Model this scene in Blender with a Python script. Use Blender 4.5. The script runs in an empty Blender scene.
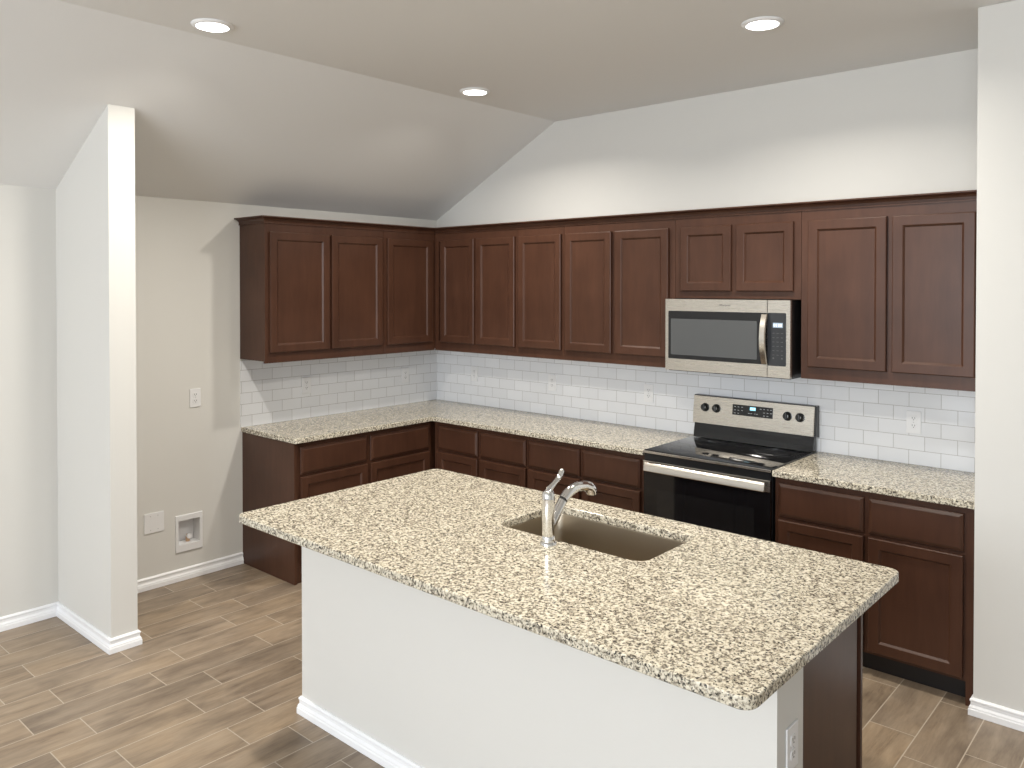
import bpy, bmesh, math, random
from mathutils import Vector, Matrix

# ------------------------------------------------------------------ camera, world, light, exposure
S = bpy.context.scene
COL = S.collection
PI = math.pi

cam_data = bpy.data.cameras.new('camera')
cam = bpy.data.objects.new('camera', cam_data)
COL.objects.link(cam)
cam.location = (4.9285, -4.5983, 1.8596)
cam.rotation_euler = (PI / 2 - 0.0125, 0, 0.7269)
cam_data.sensor_width = 36.0
cam_data.lens = 805.64 / 1024 * 36.0
cam_data.shift_y = -(384 - 295.95) / 1024
cam_data.clip_start = 0.05
S.camera = cam

W = bpy.data.worlds.new('daylight')
S.world = W
W.use_nodes = True
W.node_tree.nodes['Background'].inputs[0].default_value = (0.85, 0.93, 1.0, 1)
W.node_tree.nodes['Background'].inputs[1].default_value = 1.2

S.view_settings.view_transform = 'Standard'
S.view_settings.look = 'None'
S.view_settings.gamma = 1.0
S.view_settings.use_curve_mapping = False
S.view_settings.exposure = 0.0

DAY_FILL_W = 305.0         # added daylight fill from an assumed rear window
LAMP_W = 24.0         # each ceiling downlight
LAMP_COL = (1.0, 0.95, 0.86)


def day_fill(name, loc, rot, sx, sy, power, color=(0.90, 0.95, 1.0)):
    l = bpy.data.lights.new(name, 'AREA')
    l.shape = 'RECTANGLE'
    l.size, l.size_y = sx, sy
    l.energy = power
    l.color = color
    o = bpy.data.objects.new(name, l)
    COL.objects.link(o)
    o.location = loc
    o.rotation_euler = rot
    return o


# area lamp added behind the camera, as daylight from an assumed rear window
day_fill('added_daylight', (4.2, -8.93, 1.85), (PI / 2, 0, 0), 5.0, 2.0, DAY_FILL_W)


# ------------------------------------------------------------------ helpers
def tag(o, label=None, cat=None, group=None, kind=None):
    if label: o['label'] = label
    if cat: o['category'] = cat
    if group: o['group'] = group
    if kind: o['kind'] = kind
    return o


def thing(name, label, cat, loc=(0, 0, 0), group=None):
    o = bpy.data.objects.new(name, None)
    COL.objects.link(o)
    o.location = loc
    o.empty_display_size = 0.1
    return tag(o, label, cat, group)


def origin_of(o):
    v = Vector((0, 0, 0))
    while o is not None:
        v += o.location
        o = o.parent
    return v


def rrect(x0, x1, y0, y1, r, n=6):
    """Rounded rectangle outline, counter-clockwise."""
    r = max(r, 1e-4)
    pts = []
    for cx, cy, a0 in ((x1 - r, y0 + r, -PI / 2), (x1 - r, y1 - r, 0), (x0 + r, y1 - r, PI / 2), (x0 + r, y0 + r, PI)):
        for k in range(n + 1):
            a = a0 + PI / 2 * k / n
            pts.append((cx + r * math.cos(a), cy + r * math.sin(a)))
    return pts


def round_poly(pts, radii, n=5):
    """Round the corners of a polygon given counter-clockwise."""
    out = []
    m = len(pts)
    for i in range(m):
        p = Vector(pts[i]); a = Vector(pts[i - 1]); b = Vector(pts[(i + 1) % m])
        r = radii[i]
        if r < 1e-5:
            out.append(tuple(p)); continue
        u = (a - p).normalized(); v = (b - p).normalized()
        s = p + u * r; e = p + v * r
        for k in range(n + 1):
            t = k / n
            q = s * (1 - t) ** 2 + p * 2 * t * (1 - t) + e * t * t
            out.append(tuple(q))
    return out


def inset_poly(pts, d):
    m = len(pts); out = []
    for i in range(m):
        p = Vector(pts[i]); a = Vector(pts[i - 1]); b = Vector(pts[(i + 1) % m])
        e1 = (p - a).normalized(); e2 = (b - p).normalized()
        n1 = Vector((-e1.y, e1.x)); n2 = Vector((-e2.y, e2.x))
        n = n1 + n2
        if n.length < 1e-6:
            n = n1
        n.normalize()
        c = max(0.35, n.dot(n1))
        out.append(tuple(p + n * d / c))
    return out


class MB:
    def __init__(s, F=None):
        s.bm = bmesh.new()
        s.F = F or (lambda a, b, c: (a, b, c))

    def v(s, a, b, c):
        return s.bm.verts.new(s.F(a, b, c))

    def face(s, vs):
        try:
            return s.bm.faces.new(vs)
        except ValueError:
            return None

    def bridge(s, A, B, closed=True):
        n = len(A)
        for i in range(n if closed else n - 1):
            j = (i + 1) % n
            s.face([A[i], A[j], B[j], B[i]])

    def box(s, a0, a1, b0, b1, c0, c1, bev=0.0, seg=2):
        vs = [s.v(a, b, c) for c in (c0, c1) for b in (b0, b1) for a in (a0, a1)]
        fs = [s.face([vs[i] for i in q]) for q in ((0, 1, 3, 2), (4, 5, 7, 6), (0, 1, 5, 4), (2, 3, 7, 6), (0, 2, 6, 4), (1, 3, 7, 5))]
        if bev > 0:
            es = {e for f in fs for e in f.edges}
            bmesh.ops.recalc_face_normals(s.bm, faces=fs)
            bmesh.ops.bevel(s.bm, geom=list(es), offset=bev, segments=seg, affect='EDGES', profile=0.6)
        return s

    def loops(s, rings, cap0=True, cap1=True):
        """rings: list of lists of (a,b,c)."""
        R = [[s.v(*p) for p in r] for r in rings]
        for A, B in zip(R, R[1:]):
            s.bridge(A, B)
        if cap0: s.face(R[0][::-1])
        if cap1: s.face(R[-1])
        return R

    def prism(s, pts, axis, lo, hi):
        """Polygon extruded along axis 'x','y' or 'z'; pts are the two other coordinates in order."""
        def P(p, h):
            return {'x': (h, p[0], p[1]), 'y': (p[0], h, p[1]), 'z': (p[0], p[1], h)}[axis]
        s.loops([[P(p, lo) for p in pts], [P(p, hi) for p in pts]])
        return s

    def slab(s, outer, z0, z1, bev=0.004, hole=None):
        """Horizontal slab with eased edges; outer CCW, hole CCW."""
        rings = [(bev * 0.8, z0), (0, z0 + bev * 0.8), (0, z1 - bev), (bev * 0.3, z1 - bev * 0.3), (bev, z1)]
        O = [[s.v(x, y, z) for x, y in inset_poly(outer, d)] for d, z in rings]
        for A, B in zip(O, O[1:]): s.bridge(A, B)
        if hole:
            H = [[s.v(x, y, z) for x, y in inset_poly(hole, -d)] for d, z in rings]
            for A, B in zip(H, H[1:]): s.bridge(A, B)
            for k in (0, -1):
                es = []
                for L in (O[k], H[k]):
                    for i in range(len(L)):
                        es.append(s.bm.edges.get((L[i], L[(i + 1) % len(L)])))
                bmesh.ops.triangle_fill(s.bm, edges=es, use_beauty=True)
        else:
            s.face(O[0][::-1]); s.face(O[-1])
        return s

    def lathe(s, prof, center, axis='z', n=32):
        """prof: list of (radius, height) along axis from center."""
        cx, cy, cz = center
        rings = []
        for r, h in prof:
            ring = []
            for k in range(n):
                a = 2 * PI * k / n
                p, q = r * math.cos(a), r * math.sin(a)
                if axis == 'z': ring.append((cx + p, cy + q, cz + h))
                elif axis == 'y': ring.append((cx + p, cy + h, cz + q))
                else: ring.append((cx + h, cy + p, cz + q))
            rings.append(ring)
        s.loops(rings)
        return s

    def tube(s, path, radii, n=16, flat=None):
        """Round (or flattened) tube along 3-D points."""
        P = [Vector(p) for p in path]
        m = len(P)
        if not isinstance(radii, (list, tuple)): radii = [radii] * m
        T = [(P[min(i + 1, m - 1)] - P[max(i - 1, 0)]).normalized() for i in range(m)]
        ref = Vector((1, 0, 0)) if abs(T[0].x) < 0.9 else Vector((0, 1, 0))
        rings = []
        for i in range(m):
            b = T[i].cross(ref).normalized(); a = b.cross(T[i]).normalized()
            ra = radii[i]; rb = ra * (flat[i] if flat else 1.0)
            rings.append([tuple(P[i] + a * ra * math.cos(2 * PI * k / n) + b * rb * math.sin(2 * PI * k / n)) for k in range(n)])
        s.loops(rings)
        return s

    def sweep(s, path, prof):
        """Profile (out, z) swept along a floor-plan path, mitred; 'out' is to the right of travel."""
        P = [Vector(p) for p in path]
        m = len(P)
        N = []
        for i in range(m):
            ns = []
            if i > 0:
                d = (P[i] - P[i - 1]).normalized(); ns.append(Vector((d.y, -d.x)))
            if i < m - 1:
                d = (P[i + 1] - P[i]).normalized(); ns.append(Vector((d.y, -d.x)))
            if len(ns) == 1:
                N.append(ns[0])
            else:
                b = (ns[0] + ns[1]).normalized()
                N.append(b / b.dot(ns[0]))
        rings = [[(P[i].x + N[i].x * o, P[i].y + N[i].y * o, z) for o, z in prof] for i in range(m)]
        s.loops(rings)
        return s

    def build(s, name, mat, parent=None, smooth=False, angle=40):
        bm = s.bm
        bmesh.ops.remove_doubles(bm, verts=bm.verts, dist=1e-6)
        bmesh.ops.recalc_face_normals(bm, faces=bm.faces)
        off = origin_of(parent)
        for v in bm.verts:
            v.co -= off
        me = bpy.data.meshes.new(name)
        if smooth:
            for f in bm.faces: f.smooth = True
            for e in bm.edges:
                if len(e.link_faces) == 2 and e.calc_face_angle(0) > math.radians(angle):
                    e.smooth = False
        bm.to_mesh(me); bm.free()
        me.materials.append(mat)
        o = bpy.data.objects.new(name, me)
        COL.objects.link(o)
        if parent is not None: o.parent = parent
        return o


# ------------------------------------------------------------------ materials
def new_mat(name):
    m = bpy.data.materials.new(name)
    m.use_nodes = True
    nt = m.node_tree
    b = nt.nodes['Principled BSDF']
    return m, nt, b


def plain(name, col, rough=0.5, metal=0.0, coat=0.0, spec=0.5, emit=None, estr=0.0):
    m, nt, b = new_mat(name)
    b.inputs['Base Color'].default_value = (*col, 1)
    b.inputs['Roughness'].default_value = rough
    b.inputs['Metallic'].default_value = metal
    b.inputs['Coat Weight'].default_value = coat
    b.inputs['Coat Roughness'].default_value = 0.1
    b.inputs['Specular IOR Level'].default_value = spec
    if emit:
        b.inputs['Emission Color'].default_value = (*emit, 1)
        b.inputs['Emission Strength'].default_value = estr
    return m


def link(nt, a, b): nt.links.new(a, b)


def coords(nt):
    return nt.nodes.new('ShaderNodeTexCoord').outputs['Object']


def noise(nt, vec, scale, detail=2.0, rough=0.5, dist=0.0):
    n = nt.nodes.new('ShaderNodeTexNoise')
    n.inputs['Scale'].default_value = scale
    n.inputs['Detail'].default_value = detail
    n.inputs['Roughness'].default_value = rough
    n.inputs['Distortion'].default_value = dist
    link(nt, vec, n.inputs['Vector'])
    return n


def ramp(nt, fac, stops, interp='LINEAR'):
    r = nt.nodes.new('ShaderNodeValToRGB')
    r.color_ramp.interpolation = interp
    e = r.color_ramp.elements
    e[0].position, e[0].color = stops[0][0], (*stops[0][1], 1)
    e[1].position, e[1].color = stops[-1][0], (*stops[-1][1], 1)
    for p, c in stops[1:-1]:
        k = e.new(p); k.color = (*c, 1)
    link(nt, fac, r.inputs['Fac'])
    return r


def mix(nt, fac, a, b, mode='MIX'):
    n = nt.nodes.new('ShaderNodeMix')
    n.data_type = 'RGBA'
    n.blend_type = mode
    for sock, val in ((n.inputs[0], fac), (n.inputs[6], a), (n.inputs[7], b)):
        if isinstance(val, bpy.types.NodeSocket): link(nt, val, sock)
        elif isinstance(val, (int, float)): sock.default_value = val
        else: sock.default_value = (*val, 1)
    return n.outputs[2]


def mapping(nt, vec, scale=(1, 1, 1), loc=(0, 0, 0)):
    m = nt.nodes.new('ShaderNodeMapping')
    m.inputs['Scale'].default_value = scale
    m.inputs['Location'].default_value = loc
    link(nt, vec, m.inputs['Vector'])
    return m.outputs[0]


def bump(nt, b, height, strength, dist=0.01):
    n = nt.nodes.new('ShaderNodeBump')
    n.inputs['Strength'].default_value = strength
    n.inputs['Distance'].default_value = dist
    link(nt, height, n.inputs['Height'])
    link(nt, n.outputs[0], b.inputs['Normal'])


def paint(name, col, rough=0.6, peel=0.06):
    m, nt, b = new_mat(name)
    b.inputs['Base Color'].default_value = (*col, 1)
    b.inputs['Roughness'].default_value = rough
    b.inputs['Specular IOR Level'].default_value = 0.3
    n = noise(nt, coords(nt), 140, 3)
    bump(nt, b, n.outputs['Fac'], peel, 0.004)
    return m


def wood_mat(name, lo, hi, rough=0.36):
    m, nt, b = new_mat(name)
    c = coords(nt)
    n1 = noise(nt, mapping(nt, c, (9, 9, 1.2)), 3.0, 4, 0.6, 0.4)
    n2 = noise(nt, mapping(nt, c, (1, 1, 1)), 4.0, 2, 0.5)
    f = nt.nodes.new('ShaderNodeMath'); f.operation = 'MULTIPLY_ADD'
    link(nt, n1.outputs['Fac'], f.inputs[0]); f.inputs[1].default_value = 0.5
    g = nt.nodes.new('ShaderNodeMath'); g.operation = 'MULTIPLY'
    link(nt, n2.outputs['Fac'], g.inputs[0]); g.inputs[1].default_value = 0.5
    link(nt, g.outputs[0], f.inputs[2])
    r = ramp(nt, f.outputs[0], [(0.33, lo), (0.67, hi)])
    link(nt, r.outputs[0], b.inputs['Base Color'])
    b.inputs['Roughness'].default_value = rough
    b.inputs['Coat Weight'].default_value = 0.04
    b.inputs['Specular IOR Level'].default_value = 0.30
    b.inputs['Coat Roughness'].default_value = 0.25
    return m


def granite_mat():
    m, nt, b = new_mat('speckled_granite')
    c = coords(nt)
    warp = noise(nt, c, 90, 2)
    cw = mix(nt, 0.010, c, warp.outputs['Color'], 'ADD')
    n1 = noise(nt, cw, 92, 3.0, 0.65)
    r1 = ramp(nt, n1.outputs['Fac'], [(0.33, (0.070, 0.060, 0.050)), (0.40, (0.22, 0.190, 0.145)), (0.45, (0.43, 0.385, 0.300)),
                                      (0.515, (0.63, 0.575, 0.455)), (0.68, (0.75, 0.705, 0.60))])
    vo = nt.nodes.new('ShaderNodeTexVoronoi')
    vo.inputs['Scale'].default_value = 150
    link(nt, cw, vo.inputs['Vector'])
    sep = nt.nodes.new('ShaderNodeSeparateColor')
    link(nt, vo.outputs['Color'], sep.inputs[0])
    pick = ramp(nt, sep.outputs[0], [(0.0, (0, 0, 0)), (0.80, (0, 0, 0)), (0.83, (1, 1, 1)), (1.0, (1, 1, 1))])
    tone = ramp(nt, sep.outputs[1], [(0.0, (0.04, 0.036, 0.033)), (0.40, (0.17, 0.15, 0.125)), (1.0, (0.36, 0.32, 0.26))])
    k = nt.nodes.new('ShaderNodeMath'); k.operation = 'MULTIPLY'
    link(nt, pick.outputs[0], k.inputs[0]); k.inputs[1].default_value = 0.8
    col = mix(nt, k.outputs[0], r1.outputs[0], tone.outputs[0])
    n3 = noise(nt, mapping(nt, c, (1, 1, 1), (5, 3, 1)), 118, 2.5, 0.6)
    fl = ramp(nt, n3.outputs['Fac'], [(0.0, (0, 0, 0)), (0.580, (0, 0, 0)), (0.612, (1, 1, 1)), (1.0, (1, 1, 1))])
    col = mix(nt, fl.outputs[0], col, (0.028, 0.026, 0.025))
    link(nt, col, b.inputs['Base Color'])
    b.inputs['Roughness'].default_value = 0.10
    b.inputs['Specular IOR Level'].default_value = 0.32
    return m


def floor_mat():
    m, nt, b = new_mat('wood_look_plank_tile')
    c = coords(nt)
    sp = nt.nodes.new('ShaderNodeSeparateXYZ'); link(nt, c, sp.inputs[0])
    ax = nt.nodes.new('ShaderNodeMath'); ax.operation = 'ADD'; link(nt, sp.outputs[1], ax.inputs[0]); ax.inputs[1].default_value = 2.702 + 0.5585 * 40
    ay = nt.nodes.new('ShaderNodeMath'); ay.operation = 'ADD'; link(nt, sp.outputs[0], ay.inputs[0]); ay.inputs[1].default_value = -0.885 + 0.182 * 21
    cb = nt.nodes.new('ShaderNodeCombineXYZ'); link(nt, ax.outputs[0], cb.inputs[0]); link(nt, ay.outputs[0], cb.inputs[1])
    br = nt.nodes.new('ShaderNodeTexBrick')
    br.offset = 0.319; br.offset_frequency = 2; br.squash = 1.0
    br.inputs['Scale'].default_value = 1.0
    br.inputs['Brick Width'].default_value = 0.5585
    br.inputs['Row Height'].default_value = 0.182
    br.inputs['Mortar Size'].default_value = 0.0024
    br.inputs['Mortar Smooth'].default_value = 0.1
    br.inputs['Color1'].default_value = (0, 0, 0, 1)
    br.inputs['Color2'].default_value = (1, 1, 1, 1)
    br.inputs['Mortar'].default_value = (0.5, 0.5, 0.5, 1)
    link(nt, cb.outputs[0], br.inputs['Vector'])
    # grain running along each plank, shifted plank by plank
    sh = nt.nodes.new('ShaderNodeVectorMath'); sh.operation = 'MULTIPLY_ADD'
    link(nt, br.outputs['Color'], sh.inputs[0]); sh.inputs[1].default_value = (7, 13, 5); link(nt, c, sh.inputs[2])
    g1 = noise(nt, mapping(nt, sh.outputs[0], (11, 1.7, 1)), 1.6, 5, 0.62, 0.5)
    g2 = noise(nt, mapping(nt, sh.outputs[0], (2.4, 1.3, 1)), 2.2, 3, 0.55, 0.3)
    g3 = noise(nt, mapping(nt, sh.outputs[0], (60, 7, 1)), 2.0, 4, 0.7)
    ga = nt.nodes.new('ShaderNodeMath'); ga.operation = 'MULTIPLY_ADD'
    link(nt, g3.outputs['Fac'], ga.inputs[0]); ga.inputs[1].default_value = 0.35; link(nt, g1.outputs['Fac'], ga.inputs[2])
    gb = nt.nodes.new('ShaderNodeMath'); gb.operation = 'SUBTRACT'; link(nt, ga.outputs[0], gb.inputs[0]); gb.inputs[1].default_value = 0.175
    r1 = ramp(nt, gb.outputs[0], [(0.27, (0.170, 0.124, 0.084)), (0.42, (0.255, 0.194, 0.137)), (0.60, (0.318, 0.247, 0.177)), (0.78, (0.385, 0.304, 0.222))])
    r2 = ramp(nt, g2.outputs['Fac'], [(0.30, (0.66, 0.65, 0.65)), (0.50, (0.98, 0.98, 0.98)), (0.72, (1.10, 1.07, 1.02))])
    col = mix(nt, 1.0, r1.outputs[0], r2.outputs[0], 'MULTIPLY')
    tone = ramp(nt, br.outputs['Color'], [(0.0, (0.90, 0.90, 0.91)), (0.5, (1.0, 0.99, 0.98)), (1.0, (1.08, 1.06, 1.02))])
    col = mix(nt, 1.0, col, tone.outputs[0], 'MULTIPLY')
    col = mix(nt, br.outputs['Fac'], col, (0.46, 0.39, 0.31))
    link(nt, col, b.inputs['Base Color'])
    b.inputs['Roughness'].default_value = 0.42
    inv = nt.nodes.new('ShaderNodeMath'); inv.operation = 'SUBTRACT'; inv.inputs[0].default_value = 1.0
    link(nt, br.outputs['Fac'], inv.inputs[1])
    bump(nt, b, inv.outputs[0], 0.35, 0.002)
    return m


def tile_mat(name, axis, u0):
    """3 x 6 subway tile in running bond; axis gives the wall's horizontal coordinate."""
    m, nt, b = new_mat(name)
    c = coords(nt)
    sp = nt.nodes.new('ShaderNodeSeparateXYZ'); link(nt, c, sp.inputs[0])
    ax = nt.nodes.new('ShaderNodeMath'); ax.operation = 'ADD'; link(nt, sp.outputs[axis], ax.inputs[0]); ax.inputs[1].default_value = -u0 + 0.1552 * 60
    az = nt.nodes.new('ShaderNodeMath'); az.operation = 'ADD'; link(nt, sp.outputs[2], az.inputs[0]); az.inputs[1].default_value = -0.9137 + 0.0764 * 5
    cb = nt.nodes.new('ShaderNodeCombineXYZ'); link(nt, ax.outputs[0], cb.inputs[0]); link(nt, az.outputs[0], cb.inputs[1])
    br = nt.nodes.new('ShaderNodeTexBrick')
    br.offset = 0.5; br.offset_frequency = 2
    br.inputs['Scale'].default_value = 1.0
    br.inputs['Brick Width'].default_value = 0.1552
    br.inputs['Row Height'].default_value = 0.0764
    br.inputs['Mortar Size'].default_value = 0.0013
    br.inputs['Mortar Smooth'].default_value = 0.15
    br.inputs['Color1'].default_value = (0.74, 0.75, 0.77, 1)
    br.inputs['Color2'].default_value = (0.79, 0.80, 0.82, 1)
    br.inputs['Mortar'].default_value = (0.40, 0.39, 0.38, 1)
    link(nt, cb.outputs[0], br.inputs['Vector'])
    link(nt, br.outputs['Color'], b.inputs['Base Color'])
    b.inputs['Roughness'].default_value = 0.14
    inv = nt.nodes.new('ShaderNodeMath'); inv.operation = 'SUBTRACT'; inv.inputs[0].default_value = 1.0
    link(nt, br.outputs['Fac'], inv.inputs[1])
    bump(nt, b, inv.outputs[0], 0.4, 0.002)
    return m


def steel_mat(name, col=(0.62, 0.58, 0.52), rough=0.27, stretch=(1, 60, 60)):
    m, nt, b = new_mat(name)
    b.inputs['Base Color'].default_value = (*col, 1)
    b.inputs['Metallic'].default_value = 1.0
    n = noise(nt, mapping(nt, coords(nt), stretch), 8, 3)
    r = ramp(nt, n.outputs['Fac'], [(0.3, (rough - 0.04,) * 3), (0.7, (rough + 0.05,) * 3)])
    link(nt, r.outputs[0], b.inputs['Roughness'])
    return m


M = {}
M['wall'] = paint('wall_paint', (0.67, 0.658, 0.625))
M['ceil'] = paint('ceiling_paint', (0.80, 0.797, 0.785), peel=0.10)
M['trim'] = plain('trim_paint', (0.88, 0.885, 0.90), 0.35)
M['wood'] = wood_mat('dark_stained_maple', (0.050, 0.0205, 0.0115), (0.076, 0.0325, 0.0188))
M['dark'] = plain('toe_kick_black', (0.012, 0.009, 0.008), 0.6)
M['granite'] = granite_mat()
M['floor'] = floor_mat()
M['tile_back'] = tile_mat('subway_tile_back', 0, 3.356)
M['tile_left'] = tile_mat('subway_tile_left', 1, 0.0)
M['steel'] = steel_mat('brushed_steel')
M['sink'] = plain('sink_steel', (0.42, 0.36, 0.28), 0.30, 1.0)
M['bar'] = plain('satin_steel', (0.66, 0.62, 0.56), 0.26, 1.0)
M['chrome'] = plain('polished_chrome', (0.80, 0.80, 0.80), 0.08, 1.0)
M['blackglass'] = plain('black_glass', (0.006, 0.006, 0.007), 0.06)
M['ovenwin'] = plain('oven_window_glass', (0.012, 0.012, 0.013), 0.05)
M['mwwin'] = plain('microwave_window_mesh', (0.075, 0.078, 0.080), 0.12)
M['black'] = plain('black_enamel', (0.010, 0.010, 0.011), 0.28)
M['knob'] = plain('black_knob', (0.012, 0.012, 0.012), 0.22)
M['mark'] = plain('pale_print', (0.55, 0.55, 0.55), 0.5)
M['greyprint'] = plain('grey_print', (0.075, 0.077, 0.08), 0.4)
M['logo'] = plain('logo_grey', (0.10, 0.10, 0.10), 0.5)
M['keypad'] = plain('keypad_glass', (0.028, 0.030, 0.034), 0.10)
M['plate'] = plain('white_plastic', (0.78, 0.78, 0.785), 0.3)
M['slot'] = plain('slot_black', (0.02, 0.02, 0.02), 0.6)
M['brass'] = plain('brass_valve', (0.62, 0.42, 0.28), 0.3, 1.0)
M['led'] = plain('led_lens', (1, 1, 1), 0.4, emit=(1.0, 0.96, 0.90), estr=9.0)
M['clock'] = plain('lit_clock', (0.1, 0.2, 0.25), 0.3, emit=(0.35, 0.85, 1.0), estr=1.3)
M['mwclock'] = plain('lit_display', (0.2, 0.25, 0.3), 0.3, emit=(0.55, 0.68, 0.85), estr=0.40)
M['digit'] = plain('display_digits', (0.6, 0.7, 0.8), 0.3, emit=(0.85, 0.93, 1.0), estr=0.75)
M['burner'] = plain('burner_ring_print', (0.05, 0.05, 0.052), 0.12)

# ------------------------------------------------------------------ dimensions
H_LOW, H_FLAT, X_CREASE = 2.404, 3.054, 1.258       # ceiling: low wall, flat part, crease
XR = 4.116                                          # right end wall
YF = -9.0                                           # rear wall of the living room
XE = 8.2
slope = (H_FLAT - H_LOW) / X_CREASE
PX, PY0, PY1 = 0.716, -2.915, -2.783                # fridge partition

# ------------------------------------------------------------------ room shell
def struct(o, label=None):
    o['kind'] = 'structure'
    if label: o['label'] = label
    return o

struct(MB().box(-0.2, XE + 0.2, YF - 0.2, 0.2, -0.12, 0.0).build('floor', M['floor']), 'wood-look plank tile floor in a staggered pattern')

w = MB()                                            # left wall with the hole for the water box
hy0, hy1, hz0, hz1 = -2.224, -2.076, 0.220, 0.382
w.box(-0.15, 0, YF, hy0, 0, H_LOW)
w.box(-0.15, 0, hy1, 0.0, 0, H_LOW)
w.box(-0.15, 0, hy0, hy1, 0, hz0)
w.box(-0.15, 0, hy0, hy1, hz1, H_LOW)
struct(w.build('wall_left', M['wall']), 'pale beige left kitchen wall under the low end of the sloped ceiling')
struct(MB().prism([(0, 0), (XR + 0.5, 0), (XR + 0.5, H_FLAT), (X_CREASE, H_FLAT), (0, H_LOW)], 'y', 0.0, 0.15).build('wall_back', M['wall']),
       'pale wall behind the range with a sloped top edge')
struct(MB().prism([(0, 0), (PX, 0), (PX, H_LOW + slope * PX - 0.001), (0, H_LOW - 0.001)], 'y', PY0, PY1).build('wall_partition', M['wall']),
       'white stub wall standing out beside the empty fridge space')
struct(MB().box(XR, XE, -0.675, -0.001, 0, H_FLAT - 0.001).build('wall_right', M['wall']), 'pale wall end to the right of the cabinets')
struct(MB().box(XE, XE + 0.15, YF, -0.675, 0, H_FLAT).build('wall_east', M['wall']))
wr = MB()                                           # unseen rear wall, with an assumed opening around the added daylight
wr.box(-0.15, 2.0, YF - 0.15, YF, 0, H_FLAT)
wr.box(7.2, XE + 0.15, YF - 0.15, YF, 0, H_FLAT)
wr.box(2.0, 7.2, YF - 0.15, YF, 2.90, H_FLAT)
wr.box(2.0, 7.2, YF - 0.15, YF, 0, 0.25)
struct(wr.build('wall_rear', M['wall']))
fr = MB()  # frame of the assumed window, added out of view for the daylight
for a0, a1 in ((2.0, 2.06), (3.7, 3.76), (5.44, 5.5), (7.14, 7.2)):
    fr.box(a0, a1, YF - 0.1, YF - 0.04, 0.25, 2.90)
fr.box(2.06, 7.14, YF - 0.1, YF - 0.04, 0.25, 0.31)
fr.box(2.06, 7.14, YF - 0.1, YF - 0.04, 2.84, 2.90)
struct(fr.build('assumed_window', M['trim']))
struct(MB().prism([(-0.15, H_LOW - slope * 0.15), (X_CREASE, H_FLAT), (XE + 0.15, H_FLAT), (XE + 0.15, H_FLAT + 0.15), (X_CREASE, H_FLAT + 0.15), (-0.15, H_LOW + 0.12)],
                  'y', YF - 0.15, 0.15).build('ceiling', M['ceil']), 'white ceiling sloping down to the left wall')

BASE = [(0.0005, 0.001), (0.017, 0.001), (0.017, 0.026), (0.0145, 0.031), (0.0145, 0.036), (0.0085, 0.046), (0.0085, 0.058), (0.0115, 0.063), (0.0115, 0.068), (0.006, 0.075), (0.0005, 0.076)]
struct(MB().sweep([(0, YF), (0, PY0), (PX, PY0), (PX, PY1), (0, PY1), (0, -1.778)], BASE).build('baseboard_left', M['trim']))
struct(MB().sweep([(XR, -0.63), (XR, -0.675), (XE, -0.675)], BASE).build('baseboard_right', M['trim']))

# tile backsplash
struct(MB().box(0.0005, 0.008, -1.79, -0.0085, 0.9145, 1.3595).build('backsplash_left', M['tile_left']), 'white subway tile backsplash on the left wall')
struct(MB().box(0.0005, XR - 0.001, -0.008, -0.0005, 0.9145, 1.3555).build('backsplash_back', M['tile_back']), 'white subway tile backsplash behind the range')


# ------------------------------------------------------------------ cabinets
FB = lambda u, d, z: (u, -d, z)        # back run: u = x, d = distance from the back wall
FL = lambda u, d, z: (d, -u, z)        # left run: u = distance from the corner, d = distance from the left wall


def rect_ring(u0, u1, z0, z1, i, d):
    return [(u0 + i, d, z0 + i), (u1 - i, d, z0 + i), (u1 - i, d, z1 - i), (u0 + i, d, z1 - i)]


def add_door(parent, F, u0, u1, z0, z1, d, rail=0.048, name='door'):
    m = MB(F)
    t = 0.0195
    R = m.loops([rect_ring(u0, u1, z0, z1, 0, d), rect_ring(u0, u1, z0, z1, 0, d + t - 0.006), rect_ring(u0, u1, z0, z1, 0.0015, d + t - 0.002),
                 rect_ring(u0, u1, z0, z1, 0.005, d + t), rect_ring(u0, u1, z0, z1, rail, d + t),
                 rect_ring(u0, u1, z0, z1, rail + 0.002, d + t - 0.0008), rect_ring(u0, u1, z0, z1, rail + 0.0110, d + t - 0.0095),
                 rect_ring(u0, u1, z0, z1, rail + 0.0110, d + 0.002)], cap0=False, cap1=False)
    m.bridge(R[-1], R[0])
    o = m.build(name, M['wood'], parent)
    i = rail + 0.0107
    MB(F).box(u0 + i, u1 - i, d + 0.003, d + t - 0.0095, z0 + i, z1 - i).build('panel', M['wood'], o)
    return o


def add_drawer(parent, F, u0, u1, z0, z1, d):
    m = MB(F)
    t = 0.0195
    m.loops([rect_ring(u0, u1, z0, z1, 0, d), rect_ring(u0, u1, z0, z1, 0, d + t - 0.011), rect_ring(u0, u1, z0, z1, 0.002, d + t - 0.008),
             rect_ring(u0, u1, z0, z1, 0.014, d + t - 0.0015), rect_ring(u0, u1, z0, z1, 0.017, d + t)])
    return m.build('drawer_front', M['wood'], parent)


DU, DB = 0.307, 0.600                  # face-frame planes of wall and base cabinets
ZU0, ZU1 = 1.360, 2.286


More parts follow.
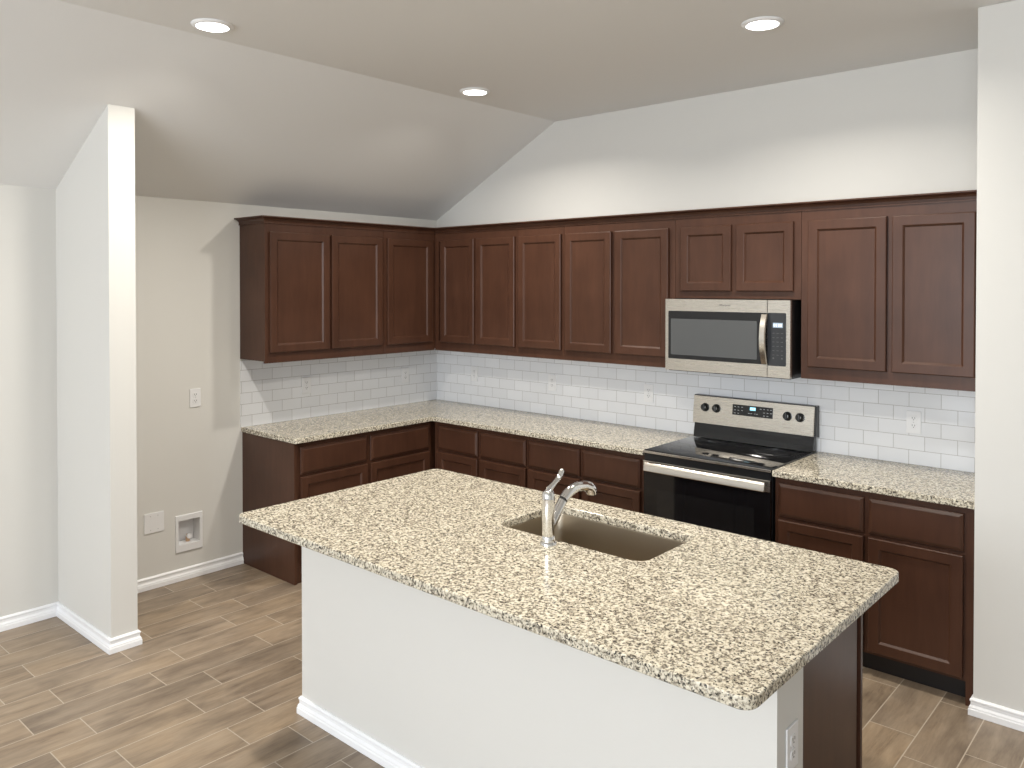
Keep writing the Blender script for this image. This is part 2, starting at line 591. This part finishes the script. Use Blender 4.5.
def wall_cabinet(F, u0, u1, doors, label, z0=ZU0, zd0=1.426, d0=0.001, start=None):
    t = thing('wall_cabinet', label, 'cabinet', F((u0 + u1) / 2, DU / 2, z0), 'dark wall cabinets')
    s = 0.0005
    MB(F).box((start if start is not None else u0) + s, u1 - s, d0, DU - 0.0195, z0 + 0.012, ZU1).build('carcass', M['wood'], t)
    fr = MB(F)
    zt, zb = ZU1, z0
    st = 0.040
    fr.box(u0 + s, u0 + st, DU - 0.019, DU, zb, zt)
    fr.box(u1 - st, u1 - s, DU - 0.019, DU, zb, zt)
    fr.box(u0 + st, u1 - st, DU - 0.019, DU, zt - 0.085, zt)
    fr.box(u0 + st, u1 - st, DU - 0.019, DU, zb, zb + 0.075 if z0 < 1.5 else zb + 0.05)
    for (a, b), (c, d) in zip(doors, doors[1:]):
        fr.box(b - 0.018, c + 0.018, DU - 0.019, DU, zb + (0.075 if z0 < 1.5 else 0.05), zt - 0.085)
    fr.build('face_frame', M['wood'], t)
    for a, b in doors:
        add_door(t, F, a, b, zd0, 2.209, DU + 0.001)
    return t


wall_cabinet(FL, 0.815, 1.79, [(0.839, 1.281), (1.302, 1.760)],
             'dark brown two-door wall cabinet at the open end by the fridge space')
wall_cabinet(FL, 0.309, 0.814, [(0.348, 0.790)], 'dark brown single-door wall cabinet on the left wall next to the corner', start=0.001)
wall_cabinet(FB, 0.309, 1.167, [(0.386, 0.746), (0.772, 1.149)], 'dark brown two-door wall cabinet on the back wall next to the corner')
wall_cabinet(FB, 1.168, 1.582, [(1.184, 1.565)], 'dark brown single-door wall cabinet between two wider ones on the back wall')
wall_cabinet(FB, 1.583, 2.433, [(1.600, 1.974), (2.003, 2.391)], 'dark brown two-door wall cabinet just left of the microwave')
wall_cabinet(FB, 2.434, 3.203, [(2.475, 2.801), (2.832, 3.165)], 'short dark brown two-door wall cabinet above the microwave', z0=1.7855, zd0=1.829)
wall_cabinet(FB, 3.204, 4.112, [(3.244, 3.644), (3.670, 4.040)], 'wide dark brown two-door wall cabinet right of the microwave')

CROWN = [(0.0015, 2.2625), (0.007, 2.2625), (0.007, 2.269), (0.004, 2.2705), (0.006, 2.282), (0.013, 2.291), (0.026, 2.2975), (0.037, 2.299), (0.040, 2.301), (0.040, 2.308), (0.0015, 2.308)]
cr = MB().sweep([(0.001, -1.79), (DU, -1.79), (DU, -DU), (4.112, -DU)], CROWN).build('crown_molding', M['wood'])
tag(cr, 'dark brown crown molding along the tops of the wall cabinets', 'molding')


def base_cabinet(F, u0, u1, bays, label, loc_d=0.3, toe=True, start=None):
    t = thing('base_cabinet', label, 'cabinet', F((u0 + u1) / 2, 0.3, 0.0), 'dark base cabinets')
    s = 0.0005
    MB(F).box((start if start is not None else u0) + s, u1 - s, 0.001, DB - 0.0195, 0.102, 0.881).build('carcass', M['wood'], t)
    fr = MB(F)
    st = 0.035
    fr.box(u0 + s, u0 + st, DB - 0.019, DB, 0.102, 0.881)
    fr.box(u1 - st, u1 - s, DB - 0.019, DB, 0.102, 0.881)
    for z0, z1 in ((0.102, 0.135), (0.640, 0.705), (0.830, 0.881)):
        fr.box(u0 + st, u1 - st, DB - 0.019, DB, z0, z1)
    for (a, b), (c, d) in zip(bays, bays[1:]):
        fr.box(b - 0.015, c + 0.015, DB - 0.019, DB, 0.135, 0.640)
        fr.box(b - 0.015, c + 0.015, DB - 0.019, DB, 0.705, 0.830)
    fr.build('face_frame', M['wood'], t)
    if toe:
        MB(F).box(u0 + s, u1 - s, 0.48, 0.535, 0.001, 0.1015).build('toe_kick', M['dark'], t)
    for a, b in bays:
        add_drawer(t, F, a, b, 0.681, 0.850, DB + 0.001)
        add_door(t, F, a, b, 0.118, 0.664, DB + 0.001)
    return t


lb = base_cabinet(FL, 0.622, 1.755, [(0.647, 1.180), (1.208, 1.728)], 'dark base cabinet along the left wall ending at the fridge space', start=0.001)
ep = MB(FL)
ep.loops([[(h, d, z) for d, z in [(0.001, 0.001), (0.612, 0.001), (0.612, 0.881), (0.001, 0.881)]] for h in (1.7555, 1.7755)])
ep.build('end_panel', M['wood'], lb)
MB(FL).box(1.690, 1.755, 0.536, 0.600, 0.001, 0.1015).build('toe_return', M['wood'], lb)
base_cabinet(FB, 0.622, 1.515, [(0.665, 1.065), (1.090, 1.504)], 'dark base cabinet on the back wall beside the inside corner')
base_cabinet(FB, 1.516, 2.410, [(1.526, 1.941), (1.962, 2.382)], 'dark base cabinet immediately left of the range')
rb = base_cabinet(FB, 3.191, 4.072, [(3.212, 3.634), (3.656, 4.061)], 'dark base cabinet between the range and the right wall')
MB(FB).box(4.0725, 4.113, 0.001, 0.612, 0.001, 0.881).build('end_filler', M['wood'], rb)

# ------------------------------------------------------------------ worktops
CT0, CT1 = 0.882, 0.914
DC = 0.637
outer = [(0.001, -1.784), (DC, -1.784), (DC, -DC), (2.414, -DC), (2.414, -0.001), (0.001, -0.001)]
ct = MB().slab(round_poly(outer, [0, 0.018, 0.012, 0.004, 0, 0]), CT0, CT1, 0.004).build('countertop', M['granite'], smooth=True, angle=18)
tag(ct, 'L-shaped granite countertop running round the kitchen corner', 'countertop', 'speckled granite countertops')
outer = [(3.188, -DC), (4.1145, -DC), (4.1145, -0.001), (3.188, -0.001)]
ct = MB().slab(round_poly(outer, [0.004, 0, 0, 0]), CT0, CT1, 0.004).build('countertop', M['granite'], smooth=True, angle=18)
tag(ct, 'short granite countertop between the range and the right wall', 'countertop', 'speckled granite countertops')

IX0, IX1, IY0, IY1 = 1.860, 4.124, -2.874, -1.740
SX0, SX1, SY0, SY1 = 2.762, 3.440, -2.256, -1.880
it = MB().slab(rrect(IX0, IX1, IY0, IY1, 0.040, 6), CT0, CT1, 0.004, rrect(SX0, SX1, SY0, SY1, 0.05, 6)).build('countertop', M['granite'], smooth=True, angle=18)
tag(it, 'large granite island countertop with a sink cut-out', 'countertop', 'speckled granite countertops')

# ------------------------------------------------------------------ island
isl = thing('kitchen_island', 'white-fronted kitchen island with dark cabinets under its granite top', 'island', (3.0, -2.2, 0))
KX0, KX1, KY0, KY1 = 1.931, 4.068, -2.602, -2.432
MB().box(KX0, KX1, KY0, KY1, 0.001, 0.8815).build('knee_wall', M['wall'], isl)
MB().sweep([(KX0, KY1), (KX0, KY0), (KX1, KY0), (KX1, KY1)], BASE).build('baseboard', M['trim'], isl)
cb = MB()                                            # open-topped cabinet box so that the sink bowl hangs inside
cb.box(1.945, 2.70, -2.431, -1.821, 0.102, 0.8815)
cb.box(3.50, 3.996, -2.431, -1.821, 0.102, 0.8815)
cb.box(2.70, 3.50, -2.431, -2.40, 0.102, 0.8815)
cb.box(2.70, 3.50, -1.835, -1.821, 0.102, 0.8815)
cb.box(2.70, 3.50, -2.40, -1.835, 0.102, 0.12)
cb.build('cabinet_body', M['wood'], isl)
MB().box(3.9965, 4.014, -2.431, -1.842, 0.001, 0.8815).build('end_panel', M['wood'], isl)
MB().box(1.945, 4.020, -1.8205, -1.802, 0.102, 0.8815, 0.002).build('face_frame', M['wood'], isl)
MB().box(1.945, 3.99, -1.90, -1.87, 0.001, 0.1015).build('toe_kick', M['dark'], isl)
FI = lambda u, d, z: (-u, d, z)
for a, b in ((1.975, 2.42), (2.445, 2.73), (2.755, 3.09), (3.11, 3.445), (3.47, 3.99)):
    add_drawer(isl, FI, -b, -a, 0.681, 0.850, -1.801)
    add_door(isl, FI, -b, -a, 0.118, 0.664, -1.801)

# ------------------------------------------------------------------ sink and faucet
def sink_ring(i, z, r=0.05):
    return [(x, y, z) for x, y in rrect(SX0 - 0.006 + i, SX1 + 0.006 - i, SY0 - 0.006 + i, SY1 + 0.006 - i, max(0.02, r - i * 0.3), 6)]
sk = MB()
ZB = 0.695
sk.loops([sink_ring(-0.018, 0.8812), sink_ring(0.0, 0.8812), sink_ring(0.002, 0.874), sink_ring(0.008, ZB + 0.03), sink_ring(0.016, ZB + 0.010), sink_ring(0.036, ZB),
          sink_ring(0.16, ZB - 0.005)], cap0=False)
snk = sk.build('sink', M['sink'], smooth=True, angle=60)
tag(snk, 'rectangular stainless undermount sink set into the island top', 'sink')
MB().lathe([(0.0, 0.001), (0.045, 0.001), (0.045, 0.004), (0.036, 0.005), (0.03, 0.003), (0.0, 0.003)], (3.1, -2.06, ZB - 0.005), n=28).build('drain', M['chrome'], snk, True)

FX, FY = 3.078, -2.318
fau = thing('faucet', 'chrome pull-out faucet standing at the edge of the island sink', 'faucet', (FX, FY, CT1))
MB().lathe([(0.0, 0.0005), (0.031, 0.0005), (0.031, 0.006), (0.029, 0.010), (0.0255, 0.014), (0.0, 0.014)], (FX, FY, CT1)).build('base_flange', M['chrome'], fau, True)
MB().lathe([(0.0, 0.0141), (0.0245, 0.0141), (0.0240, 0.030), (0.0215, 0.034), (0.0225, 0.040), (0.0235, 0.10), (0.0240, 0.165), (0.0235, 0.182), (0.019, 0.195), (0.010, 0.202), (0.0, 0.203)],
           (FX, FY, CT1)).build('body', M['chrome'], fau, True)
sp = [(FX, FY + 0.010, 0.975), (FX, FY + 0.034, 1.003), (FX, FY + 0.062, 1.034), (FX, FY + 0.084, 1.057)]
MB().tube(sp, [0.017, 0.0185, 0.018, 0.0175]).build('spout', M['chrome'], fau, True)
MB().tube([(FX, FY + 0.0842, 1.0572), (FX, FY + 0.088, 1.0612)], [0.0168, 0.0168]).build('docking_ring', M['slot'], fau, True)
wd = [(FX, FY + 0.0885, 1.0617), (FX, FY + 0.112, 1.078), (FX, FY + 0.145, 1.090), (FX, FY + 0.182, 1.0935), (FX, FY + 0.220, 1.089), (FX, FY + 0.250, 1.078), (FX, FY + 0.266, 1.064), (FX, FY + 0.270, 1.050)]
wand = MB().tube(wd, [0.0178, 0.0190, 0.0185, 0.0180, 0.0190, 0.0215, 0.0225, 0.0205]).build('spray_wand', M['chrome'], fau, True)
MB().tube([(FX, FY + 0.270, 1.0495), (FX, FY + 0.2705, 1.044)], [0.016, 0.0155]).build('nozzle', M['black'], wand, True)
hl = [(FX, FY + 0.002, 1.1150), (FX, FY + 0.014, 1.121), (FX, FY + 0.034, 1.132), (FX, FY + 0.054, 1.144), (FX, FY + 0.070, 1.157), (FX, FY + 0.079, 1.170), (FX, FY + 0.081, 1.178)]
MB().tube(hl, [0.012, 0.011, 0.0095, 0.0095, 0.0115, 0.0110, 0.006], flat=[1, 1, .85, .8, .8, .8, .8]).build('handle', M['chrome'], fau, True)

# ------------------------------------------------------------------ range
RX0, RX1 = 2.4185, 3.1835
rg = thing('electric_range', 'stainless and black electric range standing between the base cabinets', 'stove', ((RX0 + RX1) / 2, -0.33, 0))
MB().box(RX0, RX1, -0.615, -0.03, 0.04, 0.898).build('body', M['black'], rg)
for x in (RX0 + 0.05, RX1 - 0.05):
    for y in (-0.57, -0.08):
        MB().lathe([(0.0, 0.001), (0.018, 0.001), (0.018, 0.0395), (0.0, 0.0395)], (x, y, 0), n=12).build('foot', M['black'], rg, True)
ck = MB().slab(rrect(RX0, RX1, -0.640, -0.075, 0.006, 3), 0.8985, 0.9175, 0.003).build('cooktop', M['blackglass'], rg, True)
MB().box(RX0, RX1, -0.6455, -0.6405, 0.902, 0.916, 0.0015).build('front_trim', M['steel'], rg)
for bx, by, br_ in ((2.60, -0.47, 0.105), (3.00, -0.47, 0.085), (2.60, -0.20, 0.075), (3.00, -0.20, 0.100)):
    rr = MB()
    R = rr.loops([[(bx + r * math.cos(2 * PI * k / 48), by + r * math.sin(2 * PI * k / 48), z) for k in range(48)] for r, z in ((br_ - 0.003, 0.91755), (br_, 0.91755), (br_, 0.9178), (br_ - 0.003, 0.9178))], False, False)
    rr.bridge(R[-1], R[0])
    rr.build('burner_ring', M['burner'], ck)
MB().box(RX0 + 0.004, RX1 - 0.004, -0.632, -0.6155, 0.862, 0.8975).build('vent_band', M['black'], rg)
od = MB().box(RX0 + 0.003, RX1 - 0.003, -0.640, -0.6155, 0.175, 0.860, 0.003).build('oven_door', M['blackglass'], rg)
MB().box(RX0 + 0.09, RX1 - 0.09, -0.6408, -0.6402, 0.30, 0.70).build('window', M['ovenwin'], od)
MB().box(RX0 + 0.004, RX1 - 0.004, -0.6455, -0.6402, 0.800, 0.8595, 0.0015).build('door_top_trim', M['steel'], od)
hb = MB()
hb.prism([(-0.664, 0.8085), (-0.680, 0.8065), (-0.6825, 0.810), (-0.6790, 0.830), (-0.6720, 0.852), (-0.6690, 0.8545), (-0.664, 0.8545)], 'x', RX0 + 0.028, RX1 - 0.020)
hb.build('handle', M['bar'], od, True)
for x in (RX0 + 0.030, RX1 - 0.042):
    MB().box(x, x + 0.012, -0.6638, -0.6457, 0.815, 0.845).build('handle_post', M['slot'], od)
MB().box(RX0 + 0.003, RX1 - 0.003, -0.640, -0.6155, 0.045, 0.170, 0.003).build('storage_drawer', M['steel'], rg)

# back guard: glossy black riser, then the slanted steel console with a black housing
MB().prism([(-0.030, 0.918), (-0.074, 0.918), (-0.070, 0.950), (-0.062, 0.985), (-0.058, 1.008), (-0.030, 1.008)], 'x', RX0 + 0.010, RX1 - 0.002).build('riser', M['blackglass'], rg)
MB().prism([(-0.012, 0.995), (-0.066, 1.0085), (-0.0485, 1.178), (-0.020, 1.178)], 'x', RX0 + 0.004, RX1 + 0.010).build('console_housing', M['black'], rg)


def cons(x, h, out):
    """point on the slanted console face; h = height up the face from z=1.010"""
    a = math.radians(6)
    return (x, -0.0675 - out * math.cos(a) + h * math.sin(a), 1.010 + h * math.cos(a) + out * math.sin(a))


FC = lambda a, b, c: cons(a, c, b)
con = MB(FC).box(RX0 + 0.006, RX1 + 0.001, 0.0, 0.010, -0.004, 0.165, 0.0012, 1).build('console', M['steel'], rg)
dp = MB(FC).box(2.688, 2.942, 0.0102, 0.0125, 0.070, 0.133, 0.001).build('control_display', M['blackglass'], con)
MB(FC).box(2.800, 2.836, 0.0127, 0.0134, 0.106, 0.125).build('clock', M['clock'], dp)
dg = MB(FC)
for k in range(3):
    x = 2.8045 + k * 0.0098 + (0.002 if k else 0)
    dg.box(x, x + 0.0055, 0.0135, 0.0138, 0.1095, 0.1215)
dg.build('clock_digits', M['digit'], dp)
for x, h in ((2.70, .118), (2.722, .118), (2.745, .118), (2.70, .098), (2.722, .098), (2.745, .098), (2.70, .080), (2.722, .080), (2.79, .086), (2.805, .086), (2.826, .086), (2.84, .086),
             (2.862, .118), (2.884, .118), (2.906, .118), (2.926, .118), (2.884, .098), (2.906, .098), (2.926, .098), (2.884, .080), (2.906, .080)):
    MB(FC).box(x, x + 0.010, 0.0127, 0.0131, h, h + 0.0028).build('key_mark', M['mark'], dp)
for x in (2.506, 2.582, 3.030, 3.104):
    c0 = Vector(cons(x, 0.096, 0.0102)); nrm = (Vector(cons(x, 0.096, 0.05)) - c0).normalized()
    kb = MB().tube([c0, c0 + nrm * 0.003, c0 + nrm * 0.0035, c0 + nrm * 0.022, c0 + nrm * 0.025], [0.0265, 0.0265, 0.0225, 0.0205, 0.018], n=24).build('knob', M['knob'], con, True)
    MB(FC).box(x - 0.0035, x + 0.0035, 0.0352, 0.041, 0.078, 0.114, 0.0015).build('knob_grip', M['knob'], kb)
    MB(FC).box(x + 0.010, x + 0.0125, 0.0353, 0.0358, 0.090, 0.102).build('knob_mark', M['mark'], kb)

# ------------------------------------------------------------------ microwave
MX0, MX1, MZ0, MZ1, MY = 2.4195, 3.1825, 1.3600, 1.7825, -0.400
mw = thing('microwave', 'stainless over-the-range microwave mounted above the stove', 'microwave', ((MX0 + MX1) / 2, -0.2, MZ0))
MB().box(MX0 + 0.003, MX1 - 0.001, -0.378, -0.011, MZ0 - 0.0005 + 0.010, MZ1 - 0.001).build('housing', M['black'], mw)
MB().box(MX0 + 0.01, MX1 - 0.01, -0.372, -0.02, MZ0 - 0.004, MZ0 + 0.0093).build('bottom_grille', M['black'], mw)
XD = 3.0555
md = MB().box(MX0, XD - 0.0030, MY, -0.3785, MZ0 + 0.002, MZ1, 0.0008, 1).build('door', M['steel'], mw)
mg = MB(lambda a, b, c: (a, b, c))
mg.prism(rrect(2.441, XD - 0.0032, 1.4305, 1.7125, 0.006, 3), 'y', MY - 0.0022, MY - 0.0003)
mg.build('window_frame', M['blackglass'], md)
MB().prism(rrect(2.458, 2.996, 1.4545, 1.6665, 0.004, 3), 'y', MY - 0.0030, MY - 0.0023).build('window', M['mwwin'], md)
hz = [1.436 + (1.705 - 1.436) * k / 14 for k in range(15)]
hr = MB()
rings = []
for k, z in enumerate(hz):
    u = k / 14 * 2 - 1
    yb = MY - 0.014 - 0.030 * (1 - u * u)
    rings.append([(3.026, yb, z), (3.030, yb - 0.007, z), (3.058, yb - 0.007, z), (3.062, yb, z)])
hr.loops(rings)
hr.build('handle', M['bar'], md, True)
for z in (1.440, 1.688):
    MB().box(3.036, 3.052, MY - 0.0165, MY - 0.0024, z, z + 0.013).build('handle_post', M['steel'], md)
mp = MB().box(XD, MX1, MY, -0.3785, MZ0 + 0.002, MZ1, 0.0008, 1).build('control_panel', M['steel'], mw)
MB().prism(rrect(XD + 0.0005, 3.160, 1.4265, 1.7135, 0.006, 3), 'y', MY - 0.0022, MY - 0.0003).build('keypad', M['keypad'], mp)
MB().box(3.087, 3.142, MY - 0.0030, MY - 0.0023, 1.634, 1.660).build('display', M['mwclock'], mp)
dg = MB()
for k in range(4):
    x = 3.092 + k * 0.0115 + (0.002 if k > 1 else 0)
    dg.box(x, x + 0.007, MY - 0.0034, MY - 0.0031, 1.640, 1.654)
dg.build('display_digits', M['digit'], mp)
for r in range(6):
    for c in range(3):
        MB().box(3.084 + c * 0.024, 3.096 + c * 0.024, MY - 0.0028, MY - 0.0023, 1.602 - r * 0.0235, 1.6045 - r * 0.0235).build('key_mark', M['greyprint'], mp)
for c in (0, 2):
    MB().box(3.086 + c * 0.024, 3.094 + c * 0.024, MY - 0.0028, MY - 0.0023, 1.464, 1.472).build('button', M['greyprint'], mp)
cu = bpy.data.curves.new('lettering', 'FONT')
cu.body = 'Whirlpool'
cu.size = 0.0165
cu.extrude = 0.0003
tmp = bpy.data.objects.new('lettering_curve', cu)
COL.objects.link(tmp)
bpy.context.view_layer.update()
me = bpy.data.meshes.new_from_object(tmp.evaluated_get(bpy.context.evaluated_depsgraph_get()))
bpy.data.objects.remove(tmp)
me.materials.append(M['logo'])
lg = bpy.data.objects.new('lettering', me)
COL.objects.link(lg)
lg.parent = md
xs = [v.co.x for v in me.vertices]
lg.rotation_euler = (PI / 2, 0, 0)
lg.location = Vector((2.8025 - (max(xs) + min(xs)) / 2, MY - 0.0006, 1.745)) - origin_of(md)


# ------------------------------------------------------------------ wall plates
def duplex(F, u, z, label, group='duplex outlets', receptacle=True):
    """F maps (along wall, out of wall, up)."""
    o = thing('outlet', label, 'outlet', F(u, 0.0, z), group)
    MB(F).box(u - 0.036, u + 0.036, 0.0006, 0.0062, z - 0.059, z + 0.059, 0.002).build('cover_plate', M['plate'], o)
    for dz in (-0.0195, 0.0195):
        r = MB(F)
        r.loops([[(x, d, y) for x, y in rrect(u - 0.0165, u + 0.0165, z + dz - 0.0145, z + dz + 0.0145, 0.009, 5)] for d in (0.0063, 0.0082)])
        rc = r.build('receptacle', M['plate'], o)
        s = MB(F)
        s.box(u - 0.0075, u - 0.0050, 0.0083, 0.0086, z + dz - 0.001, z + dz + 0.008)
        s.box(u + 0.0050, u + 0.0075, 0.0083, 0.0086, z + dz - 0.001, z + dz + 0.008)
        s.box(u - 0.0020, u + 0.0020, 0.0083, 0.0086, z + dz - 0.0085, z + dz - 0.0045)
        s.build('slot', M['slot'], rc)
    MB(F).box(u - 0.0025, u + 0.0025, 0.0063, 0.0072, z - 0.0025, z + 0.0025).build('screw', M['mark'], o)
    return o


WL = lambda u, d, z: (d, u, z)                    # plates on the left wall: u = y
WT = lambda u, d, z: (0.008 + d, u, z)            # on the left tile
WB = lambda u, d, z: (u, -0.008 - d, z)           # on the back tile
WI = lambda u, d, z: (4.068 + d, u, z)            # on the island end
duplex(WL, -2.105, 1.145, 'white outlet on the bare wall above the fridge space')
duplex(WT, -1.280, 1.149, 'white outlet on the left tile backsplash nearer the fridge space')
duplex(WT, -0.356, 1.145, 'white outlet on the left tile backsplash close to the corner')
duplex(WB, 0.450, 1.160, 'white outlet on the back tile close to the corner')
duplex(WB, 1.243, 1.153, 'white outlet on the back tile midway between corner and range')
duplex(WB, 2.062, 1.148, 'white outlet on the back tile just left of the range')
duplex(WB, 3.691, 1.139, 'white outlet on the back tile right of the range')
duplex(WI, -2.514, 0.635, 'white outlet on the white end of the island')

bp_ = thing('blank_wall_plate', 'wide blank white plate low in the fridge space', 'wall plate', (0, -2.372, 0.404))
MB(WL).box(-2.433, -2.311, 0.0006, 0.0062, 0.343, 0.465, 0.002).build('cover_plate', M['plate'], bp_)
for u in (-2.395, -2.349):
    for z in (0.362, 0.446):
        MB(WL).lathe([(0.0, 0.0063), (0.0035, 0.0063), (0.003, 0.0075), (0.0, 0.0075)], (u, 0, z), 'y', 12).build('screw', M['mark'], bp_, True)

wb = thing('water_supply_box', 'recessed white water supply box in the wall of the fridge space', 'supply box', (0, -2.150, 0.18))
f = MB()
rings = []
for (y0, y1, z0, z1), x in (((-2.238, -2.061, 0.179, 0.412), 0.0006), ((-2.238, -2.061, 0.179, 0.412), 0.006), ((-2.235, -2.064, 0.182, 0.409), 0.009), ((-2.220, -2.080, 0.224, 0.378), 0.009), ((-2.220, -2.080, 0.224, 0.378), 0.0006)):
    rings.append([(x, y0, z0), (x, y1, z0), (x, y1, z1), (x, y0, z1)])
R = f.loops(rings, False, False)
f.bridge(R[-1], R[0])
f.build('flange', M['plate'], wb)
b = MB()
def yz(i, x): return [(x, -2.2215 + i, 0.2225 + i), (x, -2.0785 - i, 0.2225 + i), (x, -2.0785 - i, 0.3795 - i), (x, -2.2215 + i, 0.3795 - i)]
R = b.loops([yz(0, 0.0004), yz(0, -0.085), yz(0.0015, -0.0835), yz(0.0015, 0.0004)], False, False)
b.bridge(R[-1], R[0])
b.box(-0.0850, -0.0836, -2.2200, -2.0800, 0.2240, 0.3780)
b.build('recess', M['plate'], wb)
vl = MB().lathe([(0.0, 0.0), (0.013, 0.0), (0.013, 0.030), (0.009, 0.032), (0.009, 0.045), (0.0, 0.045)], (-0.045, -2.135, 0.2245), 'z', 16).build('shutoff_valve', M['brass'], wb, True)
MB().lathe([(0.0, 0.0), (0.016, 0.0), (0.016, 0.012), (0.0, 0.012)], (-0.030, -2.135, 0.262), 'x', 16).build('valve_handle', M['plate'], vl, True)
MB().lathe([(0.0, 0.0), (0.005, 0.0), (0.005, 0.003), (0.0, 0.003)], (-0.0834, -2.190, 0.360), 'x', 10).build('nail_hole', M['slot'], wb, True)


# ------------------------------------------------------------------ ceiling downlights
def downlight(x, y, label):
    t = thing('recessed_light', label, 'ceiling light', (x, y, H_FLAT), 'round recessed ceiling lights')
    m = MB()
    R = m.loops([[(x + r * math.cos(2 * PI * k / 40), y + r * math.sin(2 * PI * k / 40), H_FLAT + z) for k in range(40)]
                 for r, z in ((0.093, -0.0006), (0.093, -0.003), (0.088, -0.008), (0.078, -0.012), (0.072, -0.012), (0.070, -0.0006))], False, False)
    m.bridge(R[-1], R[0])
    m.build('trim_ring', M['trim'], t, True)
    MB().lathe([(0.0, -0.0008), (0.0695, -0.0008), (0.0695, -0.0085), (0.0, -0.0105)], (x, y, H_FLAT), n=40).build('lens', M['led'], t, True)
    lo = lamp(LAMP_COL)
    lo.parent = t
    lo.location = (0, 0, -0.016)
    return t


def lamp(color, watts=None):
    l = bpy.data.lights.new('lamp', 'AREA')
    l.shape = 'DISK'
    l.size = 0.15
    l.energy = watts or LAMP_W
    l.color = color
    l.spread = math.radians(150)
    lo = bpy.data.objects.new('lamp', l)
    COL.objects.link(lo)
    return lo


downlight(1.444, -2.743, 'lit round ceiling light nearest the stub wall')
downlight(1.468, -1.049, 'lit round ceiling light where the flat ceiling meets the slope, before the corner')
downlight(3.337, -1.097, 'lit round ceiling light in front of the microwave')
# the fourth lamp of the ceiling grid hangs above the sink side of the island, outside the frame
lamp(LAMP_COL).location = (3.337, -2.770, H_FLAT - 0.016)
